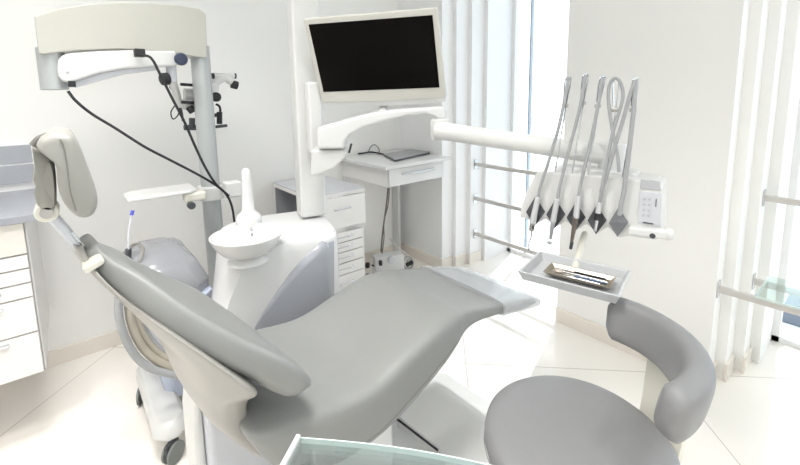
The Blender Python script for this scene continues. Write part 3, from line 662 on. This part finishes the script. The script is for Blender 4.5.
# outline of the shelf plate in real millimetres round the pole
P = [aty(126, 196, 2.10), aty(129, 192.5, 2.10), aty(150, 191, 2.10), aty(198, 190.5, 2.10), aty(199, 206, 2.10), aty(188, 207, 2.10), aty(178, 203.5, 2.10), aty(128, 202.5, 2.10), aty(125.5, 200, 2.10)]
b = B(); prism(b, [(.185, 2.07, .905), (.43, 2.07, .905), (.47, 2.10, .905), (.47, 2.26, .905), (.22, 2.26, .905), (.185, 2.22, .905)], (0, 0, .016)); mk('plate', b, PLASTW, fs, smooth=False, bevel=.006)
b = B(); box(b, .41, .505, 2.08, 2.15, .862, .905); mk('bracket', b, PLASTB, fs, smooth=False, bevel=.01)
b = B(); cyl(b, (.555, 2.2, .835), (.555, 2.2, .905), .062, seg=32); mk('pole_clamp', b, PLASTW, fs, bevel=.005)
b = B(); box(b, .60, .68, 2.10, 2.17, .845, .925); mk('cable_clip', b, PLASTW, fs, smooth=False, bevel=.008)
b = B(); q = aty(192, 206, 2.06); cyl(b, q, q+V((0, .03, 0)), .017); mk('knob', b, GREYD, fs, bevel=.002)
# two cables
def wire(name, pts, r, label, m=BLACK):
    b = B(); tube(b, pts, r, 8, 6); o = mk(name, b, m); return tag(o, label, 'cable')
c1 = thing('power_cable', 'black cable from the mid-arm plug straight down past the pole', 'cable', tuple(aty(228, 195, 2.06)))
b = B(); tube(b, [aty(*p, 2.06) for p in ((141, 55), (151, 58), (160, 74), (172, 98), (184, 121), (195, 146), (205, 167), (216, 184), (229, 196))], .0058, 10, 6); mk('cord', b, BLACK, c1)
b = B(); obox(b, aty(139.5, 53, 2.09), AX, (.020, .02, .017)); mk('plug', b, BLACK, c1, smooth=False, bevel=.004)
wire('power_cable', [aty(*p, 2.08) for p in ((68, 91), (76, 101), (92, 114), (115, 128), (145, 147), (170, 160), (195, 173), (214, 184), (226, 194), (232, 207), (235, 226))], .0056, 'long black cable sagging from the left arm end to the spittoon unit')

# ------------------------------------------------------------------ treatment cart behind the chair
ct = thing('suction_cart', 'grey-white wheeled cart with hoses standing behind the chair backrest', 'cart', (.28, 1.85, 0))
def lrect(z, x0, x1, y0, y1, r=.03):
    P = [V((x0+r, y0, z)), V((x1-r, y0, z)), V((x1, y0+r, z)), V((x1, y1-r, z)), V((x1-r, y1, z)), V((x0+r, y1, z)), V((x0, y1-r, z)), V((x0, y0+r, z))]; return P
b = B(); loft(b, [lrect(.088, .15, .26, 1.60, 2.12, .04), lrect(.10, .145, .265, 1.59, 2.125, .04), lrect(.14, .15, .26, 1.60, 2.12, .04), lrect(.155, .165, .245, 1.62, 2.10, .03)]); mk('base_rail', b, PLAST, ct, bevel=.006)
b = B(); loft(b, [lrect(.08, .26, .42, 1.78, 2.10, .02), lrect(.13, .26, .42, 1.78, 2.10, .02)]); mk('base_deck', b, PLAST, ct)
b = B(); loft(b, [lrect(.12, .22, .40, 1.78, 2.05), lrect(.40, .20, .40, 1.78, 2.05), lrect(.56, .17, .42, 1.72, 2.10)]); mk('column', b, BLUEG, ct, bevel=.008)
b = B(); loft(b, [lrect(.50, .15, .41, 1.75, 2.16, .05), lrect(.60, .14, .415, 1.73, 2.17, .05), lrect(.68, .145, .38, 1.76, 2.15, .05), lrect(.715, .165, .345, 1.80, 2.11, .05), lrect(.728, .20, .31, 1.86, 2.06, .04)]); o = mk('lid', b, CARTG, ct, bevel=.005); o['label'] = 'smoky translucent rounded lid'
b = B(); loft(b, [lrect(.46, .16, .40, 1.74, 2.14, .05), lrect(.66, .165, .385, 1.77, 2.12, .05)]); mk('cart_body', b, GREYL, ct)
b = B()
for i in range(4): box(b, .22+i*.03, .235+i*.03, 1.80, 1.95, .67, .70)
mk('instrument_socket', b, CHROME, ct, smooth=False, bevel=.003)
b = B(); tube(b, [aty(130, 259, 1.95), aty(131, 247, 1.95), aty(138, 244, 1.90), aty(143, 250, 1.86), aty(139, 262, 1.83)], .006, 8); mk('chrome_clip', b, STEEL, ct)
b = B(); cyl(b, aty(128.5, 249, 1.9), aty(128, 262, 1.9), .011); ej = mk('ejector_grip', b, GREYD, ct)
b = B(); tube(b, [aty(128.5, 250, 1.9), aty(128.5, 238, 1.9), aty(129.5, 226, 1.9), aty(132, 214, 1.9)], .0035, 8); mk('ejector_straw', b, mat('clear_straw', (214, 214, 222), .2), ej)
b = B(); cyl(b, aty(131.6, 215, 1.9), aty(132.8, 210.5, 1.9), .0065); o = mk('straw_tip', b, BLUE, ej); o['label'] = 'blue straw tip'
for i, (pts, r, m) in enumerate((([(119, 296), (119, 315), (124, 335), (135, 355), (150, 368), (170, 374), (186, 377)], .013, HOSE), ([(128, 300), (131, 322), (141, 345), (156, 360), (175, 369), (190, 372)], .014, HOSEB),
      ([(134, 305), (139, 326), (148, 342), (162, 356), (180, 364), (192, 366)], .012, HOSEB), ([(140, 312), (144, 328), (154, 343), (168, 354), (186, 360)], .010, HOSE), ([(147, 318), (151, 331), (161, 343), (174, 350), (188, 353)], .012, GREYL), ([(153, 324), (158, 335), (168, 343), (182, 347)], .010, HOSE))):
    b = B(); tube(b, [aty(px, py, 1.62+.015*i) for px, py in pts], r, 12, 6); mk('suction_hose', b, m, ct)
def caster(par, x, y, z=.0, r=.032, ang=.4, yk=CASTER, nm='caster'):
    dv = V((math.cos(ang), math.sin(ang), 0)); sv = V((-dv.y, dv.x, 0)); c = V((x, y, z+r))
    b = B()
    for s in (-1, 1): lathe(b, c+sv*.013*s-sv*.006, [(r*.6, 0), (r*.95, .001), (r, .003), (r, .009), (r*.95, .011), (r*.6, .012)], axis=sv, seg=28)
    w = mk(nm, b, yk, par, bevel=0)
    b = B(); obox(b, c+V((0, 0, r*.62))-dv*.004, (dv, sv, ZV), (r*.72, .008, r*.52)); cyl(b, c+V((0, 0, r*.8)), c+V((0, 0, r*1.35)), .008); mk('caster_fork', b, GREYD, w, smooth=False, bevel=.004)
caster(ct, .160, 2.02, r=.038, ang=1.2); caster(ct, .200, 1.60, r=.040, ang=.6); caster(ct, .37, 2.05, ang=.2); caster(ct, .37, 1.83, ang=.9)

# ------------------------------------------------------------------ rear cabinet with open end and drawers
rc = thing('side_cabinet', 'low white cabinet with an open dark end niche behind the column', 'cabinet', (1.25, 2.35, 0))
X0, X1, Y0, Y1, ZT = 1.05, 1.42, 2.08, 2.61, .775
b = B(); box(b, X0, X1+.0, Y0, Y1, ZT-.022, ZT); box(b, X0, X1, Y1-.015, Y1, .14, ZT-.022); box(b, X0+.22, X1, Y0+.02, Y1-.015, .14, ZT-.022); box(b, X0, X0+.22, Y0+.0, Y0+.018, .14, ZT-.022); box(b, X0, X0+.22, Y0+.018, Y1-.015, .14, .50)
box(b, X0+.04, X1-.02, Y0+.06, Y1-.02, 0, .14); mk('body', b, CABW, rc, smooth=False, bevel=.0015)
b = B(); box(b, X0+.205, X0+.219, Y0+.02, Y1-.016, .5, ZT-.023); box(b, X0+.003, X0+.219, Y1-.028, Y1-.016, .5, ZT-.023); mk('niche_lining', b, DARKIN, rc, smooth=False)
b = B(); box(b, X0+.0, X1, Y0-.003, Y1+.0, ZT+.001, ZT+.008); mk('top_panel', b, GREYL, rc, smooth=False)
lv = [.145, .26, .335, .405, .468, .53]
for i in range(5):
    b = B(); box(b, 1.12, X1-.022, Y0-.018, Y0-.001, lv[i]+.003, lv[i+1]-.003); d = mk('drawer', b, CABW, rc, smooth=False, bevel=.0015)
    b = B(); zz_ = (lv[i]+lv[i+1])/2+.008; tube(b, [(1.20, Y0-.018, zz_), (1.205, Y0-.035, zz_), (1.30, Y0-.035, zz_), (1.305, Y0-.018, zz_)], .0035, 8, 3); mk('handle', b, CHROME, d)
b = B(); box(b, 1.07, X1-.005, Y0-.018, Y0-.001, .56, ZT-.026); d = mk('drawer', b, CABW, rc, smooth=False, bevel=.0015)
b = B(); tube(b, [(1.19, Y0-.018, .68), (1.195, Y0-.038, .68), (1.29, Y0-.038, .68), (1.295, Y0-.018, .68)], .004, 8, 3); mk('handle', b, CHROME, d)
b = B(); q = aty(321, 207, 2.3); box(b, 1.09, 1.22, 2.14, 2.26, .50, .56); tag(mk('storage_box', b, BEIGE, smooth=False, bevel=.004), 'small beige box inside the open end niche of the rear cabinet', 'box')
b = B(); tube(b, [(1.08, 2.36, .515), (1.07, 2.33, .58), (1.09, 2.28, .63), (1.10, 2.22, .625), (1.10, 2.19, .58), (1.09, 2.26, .575)], .004, 8, 6); tag(mk('niche_cable', b, HOSE), 'grey loop of cable in the open niche of the rear cabinet', 'cable')
b = B(); lathe(b, (1.09, 2.42, .50), [(.03, 0), (.034, .02), (.03, .045), (.02, .05)], seg=20); tag(mk('small_canister', b, BLACK), 'small dark canister in the far corner of the open niche', 'canister')

# ------------------------------------------------------------------ wall desk in the alcove
dk = thing('wall_desk', 'white desk with one shallow drawer in the corner alcove', 'desk', (1.85, 2.3, .70))
DZ = .90
b = B(); box(b, 1.55, XR-.005, 2.02, YB-.005, DZ-.022, DZ); mk('desk_top', b, PLASTW, dk, smooth=False, bevel=.003)
b = B(); box(b, 1.60, 2.10, 2.07, YB-.005, DZ-.15, DZ-.023); mk('desk_box', b, CABW, dk, smooth=False, bevel=.002)
b = B(); box(b, 1.60, 2.10, 2.05, 2.069, DZ-.145, DZ-.03); d = mk('drawer', b, PLASTW, dk, smooth=False, bevel=.002)
b = B(); box(b, 1.70, 2.0, 2.035, 2.051, DZ-.075, DZ-.065); mk('handle', b, CHROME, d, smooth=False)
for x in (1.60, 2.078):
    b = B(); box(b, x, x+.024, YB-.08, YB-.008, 0, DZ-.15); mk('leg', b, PLASTW, dk, smooth=False)
def q3(px, py, z=DZ): return atz(px, py, z)
lp = thing('laptop', 'closed dark grey laptop lying on the alcove desk', 'laptop', tuple(q3(408, 157)))
lc = [q3(384, 156), q3(411, 151), q3(430, 154), q3(395, 162)]
b = B(); prism(b, [V((p.x, p.y, DZ+.001)) for p in lc], (0, 0, .010)); mk('base', b, GREYD, lp, smooth=False, bevel=.002)
b = B(); prism(b, [V((p.x, p.y, DZ+.0115)) for p in lc], (0, 0, .007)); mk('lid', b, SHEETG, lp, smooth=False, bevel=.002)
b = B(); q0_ = q3(358, 154.5); tube(b, [V((p.x, p.y, DZ+h)) for p, h in ((q3(358, 154.5), .006), (q3(364, 154), .008), (q3(371, 153), .008), (q3(378, 154), .007), (q3(384, 155), .006))], .006, 8); tube(b, [V((p.x, p.y, h)) for p, h in ((q3(368, 153.5), DZ+.006), (q3(371, 153), DZ+.05), (q3(375, 153), DZ+.065), (q3(379, 154), DZ+.04), (q3(379, 154.5), DZ+.006))], .003, 8)
tag(mk('desk_cable', b, BLACK), 'short black cable with one small loop on the alcove desk', 'cable')
b = B(); p0, p1 = V((1.56, 2.50, DZ+.002)), V((1.53, 2.56, DZ+.07))
q0_, q1_ = q3(349, 153.5, DZ), None
q1_ = atpl(352, 143, q0_, V((0, 1, 0))); b = B(); cyl(b, dd_(349, 153, 1.66), dd_(351.5, 143.5, 1.66), .004); mk('arm_handle', b, BLACK, ac)
# cables down from the desk
b = B()
tube(b, [aty(*p, 2.35) for p in ((388, 188), (387, 200), (385, 215), (383, 230), (381.5, 245), (381, 252))], .006, 8)
tube(b, [aty(*p, 2.34) for p in ((389.5, 188), (388, 205), (384, 222), (384, 238), (382, 254))], .004, 8)
tag(mk('hanging_cable', b, mat('cable_grey', (120, 112, 108), .6)), 'thin grey cable bundle hanging from the desk to the power box', 'cable')
ub = thing('power_box', 'white socket box with black plugs on the floor under the desk', 'power box', (1.78, 2.33, 0))
b = B(); ua, ub_ = atz(371, 279, 0), atz(404, 272, 0); 
obox(b, (1.77, 2.30, .09), ((.93, -.37, 0), (.37, .93, 0), (0, 0, 1)), (.11, .05, .09)); bx_ = mk('housing', b, PLASTW, ub, smooth=False, bevel=.006)
for i, (px, py) in enumerate(((380.5, 263), (380, 275))):
    q = aty(px, py, 2.26); b = B(); obox(b, q, ((.93, -.37, 0), (.37, .93, 0), (0, 0, 1)), (.011, .012, .018)); mk('plug', b, BLACK, ub, smooth=False, bevel=.004)
b = B(); q = aty(392, 260, 2.235); cyl(b, q, q+V((0, .02, 0)), .026); mk('socket', b, GREYL, ub)
for i, (px, py, lab) in enumerate(((367.5, 265, 'upper black adapter left of the white power box'), (368, 276, 'lower black adapter on the floor left of the white power box'))):
    q = aty(px, py, 2.30); b = B(); lathe(b, q+V((0, 0, -.02)), [(.012, 0), (.017, .006), (.017, .03), (.01, .036)], seg=18); tag(mk('black_adapter', b, BLACK), lab, 'adapter')
b = B(); 
for k in range(26):
    pass
q = aty(408, 263, 2.28)
def loop(c, r, a0, a1, n=12, ty=.3): return [c+V((math.cos(a0+(a1-a0)*i/n)*r, ty*math.sin(a0+(a1-a0)*i/n)*r, math.sin(a0+(a1-a0)*i/n)*r)) for i in range(n+1)]
tube(b, loop(q, .045, 0, 2*PI), .006, 8, 2); tube(b, loop(q+V((.01, -.01, -.005)), .032, 0, 2*PI), .005, 8, 2)
tag(mk('extension_cable', b, HOSE), 'grey coiled cord standing beside the white power box', 'cable')
b = B(); cyl(b, aty(407, 265, 2.25), aty(412, 262, 2.25), .016); tag(mk('power_plug', b, BLACK), 'black plug beside the grey coiled cord', 'plug')
b = B(); tube(b, [atz(372, 265, .12), atz(382, 271, .03), atz(390, 275, .008), atz(400, 273, .01), atz(412, 270.5, .008), atz(423, 272, .008)], .005, 8)
tube(b, [atz(388, 276, .008), atz(398, 274, .012), atz(410, 273, .02), atz(420, 268.5, .01)], .004, 8)
tag(mk('floor_cable', b, BLACK), 'black cable straggling over the floor by the power box', 'cable')
b = B(); tube(b, [aty(*p, 2.4) for p in ((390, 238), (396, 246), (404, 252), (411, 258), (414, 265))], .006, 8); tag(mk('white_cable', b, PLASTW), 'white cable slanting down to the coiled cord', 'cable')

# ------------------------------------------------------------------ operator stool
SX, SY, SR, SZ = .916, .432, .214, .508
st = thing('operator_stool', 'round grey padded stool with a curved back bar in front of the console', 'stool', (SX, SY, 0))
b = B(); lathe(b, (SX, SY, SZ-.085), [(.175, 0), (.205, .004), (.219, .018), (.225, .040), (.225, .058), (.221, .074), (.209, .084), (.185, .089), (.11, .091), (.03, .092)], seg=72); mk('seat', b, STOOLV, st, angle=80)
b = B(); lathe(b, (SX, SY, SZ-.055), [(.2245, 0), (.2265, .0015), (.2245, .003)], seg=72, cap=False); mk('seat_seam', b, mat('stool_piping', (118, 118, 118), .6), st)
BCx, BCy, BR, BZ = .955, .430, .214, .708
rings = []
N = 44; a0, a1 = math.radians(12), math.radians(-114)
for i in range(N+1):
    t = i/N; a = a0+(a1-a0)*t; e = min(t, 1-t)*N
    k = min(1, math.sqrt(max(0.0, 1-(1-min(1, e/2.0))**2)))*.999+.001 if e < 2 else 1
    k = max(k, .55)
    dirv = V((math.cos(a), math.sin(a), 0)); c = V((BCx, BCy, BZ))+dirv*BR
    lean = (ZV+dirv*.18).normalized(); nrm_ = dirv-ZV*.18; nrm_.normalize()
    rings.append(sring(c, nrm_, lean, (.032)*k, .060*k, .55, 0, 32))
mk('back_bar', loft(B(), rings), STOOLV, st, angle=80)
b = B()
ab = math.radians(-28); rings = []
for (rr, z, hw) in ((.03, .398, .05), (.15, .396, .05), (.215, .402, .06), (.245, .43, .066), (.258, .52, .068), (.262, .62, .066), (.260, .70, .06), (.257, .73, .05)):
    dirv = V((math.cos(ab), math.sin(ab), 0)); sd = V((-dirv.y, dirv.x, 0)); rings.append((V((SX, SY, 0))+dirv*rr+ZV*z, sd, dirv, hw))
R_ = []
for i, (c, sd, dv, hw) in enumerate(rings):
    t = (rings[min(i+1, len(rings)-1)][0]-rings[max(i-1, 0)][0]).normalized(); nn = t.cross(sd)
    R_.append([c+sd*hw+nn*.006, c-sd*hw+nn*.006, c-sd*hw-nn*.006, c+sd*hw-nn*.006])
loft(b, R_); o = mk('back_support', b, PLASTB, st, bevel=.002, angle=50)
b = B(); lathe(b, (SX, SY, .08), [(.03, 0), (.03, .14), (.022, .145), (.022, .31), (.09, .32), (.10, .335)], seg=28); mk('gas_lift', b, CHROME, st)
for i in range(5):
    a = math.radians(140+72*i); dv = V((math.cos(a), math.sin(a), 0)); sd = V((-dv.y, dv.x, 0)); R_ = []
    for rr, z, hw, hh in ((.02, .10, .03, .022), (.12, .085, .026, .018), (.24, .066, .020, .012)):
        R_.append(sring(V((SX, SY, z))+dv*rr, sd, ZV, hw, hh, .7, 0, 16))
    b = B(); loft(b, R_); lg = mk('base_leg', b, PLAST, st)
    p = V((SX, SY, 0))+dv*.225; caster(st, p.x, p.y, r=.024, ang=a+.8, yk=BLACK)

# ------------------------------------------------------------------ glass table in the foreground
gt = thing('glass_table', 'glass-topped side table in the near foreground', 'table', (.33, .40, 0))
TH = .75
A = atz(301, 438, TH); Bc = atz(472, 466, TH); 
ex = (Bc-A); exn = ex.normalized(); ey = V((exn.y, -exn.x, 0))
if ey.dot(V((0, -1, 0))) < 0: ey = -ey
LL = .40; DD = .42
cs = [A, A+exn*LL, A+exn*LL+ey*DD, A+ey*DD]
b = B(); pts = []
nseg = 16
for i in range(nseg+1): t = i/nseg; pts.append(A+exn*LL*t-ey*(.012*math.sin(PI*t)))
pts += [cs[2], cs[3]]
prism(b, [p-ZV*.010 for p in pts], (0, 0, .010)); mk('glass_top', b, GLASST, gt, smooth=False)
b = B()
for i in range(nseg):
    p, q = pts[i], pts[i+1]; m_ = (p+q)/2-ZV*.005; d_ = (q-p); obox(b, m_-ey*.001, (d_, ey, ZV), (d_.length/2+.0005, .0012, .005))
mk('glass_edge', b, GEDGE, gt, smooth=False)
b = B(); obox(b, A+ey*DD/2-ZV*.002-exn*.004, (ey, exn, ZV), (DD/2, .004, .010)); mk('white_edge_bar', b, PLASTW, gt, smooth=False, bevel=.002)
b = B(); c = A+exn*(LL/2)+ey*(DD/2); obox(b, c-ZV*.035, (exn, ey, ZV), (LL/2-.02, DD/2-.02, .006)); mk('under_shelf', b, mat('opal_shelf', (222, 227, 228), .3), gt, smooth=False, bevel=.003)
b = B(); obox(b, c-ZV*.027+ey*.01, (exn, ey, ZV), (LL/2-.055, DD/2-.05, .0012)); mk('grey_mat', b, mat('slate_mat', (172, 180, 183), .4), gt, smooth=False)
for i, (u_, v_) in enumerate(((.03, .04), (LL-.03, .04), (.03, DD-.03), (LL-.03, DD-.03))):
    b = B(); p = A+exn*u_+ey*v_; cyl(b, V((p.x, p.y, 0)), V((p.x, p.y, TH-.012)), .012); mk('leg', b, CHROME, gt)

# ------------------------------------------------------------------ lights
sc = bpy.context.scene
w = bpy.data.worlds.new('world'); sc.world = w; w.use_nodes = True; nt = w.node_tree; bg = nt.nodes['Background']
bg.inputs['Color'].default_value = (.95, .975, 1, 1); bg.inputs['Strength'].default_value = 5.0
s = bpy.data.lights.new('sun', 'SUN'); s.energy = 8; s.angle = math.radians(1.2); s.color = (1, .98, .95)
so = bpy.data.objects.new('sun', s); COL.objects.link(so); so.rotation_euler = V((-.62, -.20, -.85)).normalized().to_track_quat('-Z', 'Y').to_euler()
# portals in the window openings
for y0, y1 in ((1.175, 2.03), (-1.5, .32)):
    l = bpy.data.lights.new('portal', 'AREA'); l.shape = 'RECTANGLE'; l.size = y1-y0; l.size_y = ZC
    o = bpy.data.objects.new('portal', l); COL.objects.link(o); o.location = (XG+.05, (y0+y1)/2, ZC/2)
    o.rotation_euler = (PI/2, 0, PI/2); l.cycles.is_portal = True
l = bpy.data.lights.new('portal', 'AREA'); l.shape = 'RECTANGLE'; l.size = 2.0; l.size_y = 1.5
o = bpy.data.objects.new('portal', l); COL.objects.link(o); o.location = (-.3, YF-.13, 1.65); o.rotation_euler = (PI/2, 0, 0); l.cycles.is_portal = True
# ceiling lamps
for i, (x, y) in enumerate(((-.9, .9), (.3, .7), (-.9, -.9), (.4, -1.1), (-.1, 1.6))):
    t = thing('ceiling_lamp', 'square recessed ceiling lamp', 'lamp', (x, y, ZC-.03), 'ceiling lamps')
    b = B(); box(b, x-.22, x+.22, y-.22, y+.22, ZC-.02, ZC-.001); mk('lamp_housing', b, PLASTW, t, smooth=False)
    l = bpy.data.lights.new('lamp', 'AREA'); l.size = .42; l.energy = 23.5; l.spread = math.radians(115); l.color = (1, .985, .965)
    o = bpy.data.objects.new('lamp', l); COL.objects.link(o); o.location = (x, y, ZC-.025)
vs_ = sc.view_settings; vs_.view_transform = 'Standard'; vs_.look = 'None'; vs_.gamma = 1; vs_.use_curve_mapping = False; vs_.exposure = -0.88
sc.display_settings.display_device = 'sRGB'
sc.cycles.max_bounces = 12; sc.cycles.diffuse_bounces = 8; sc.cycles.transparent_max_bounces = 16
sc.cycles.use_denoising = True
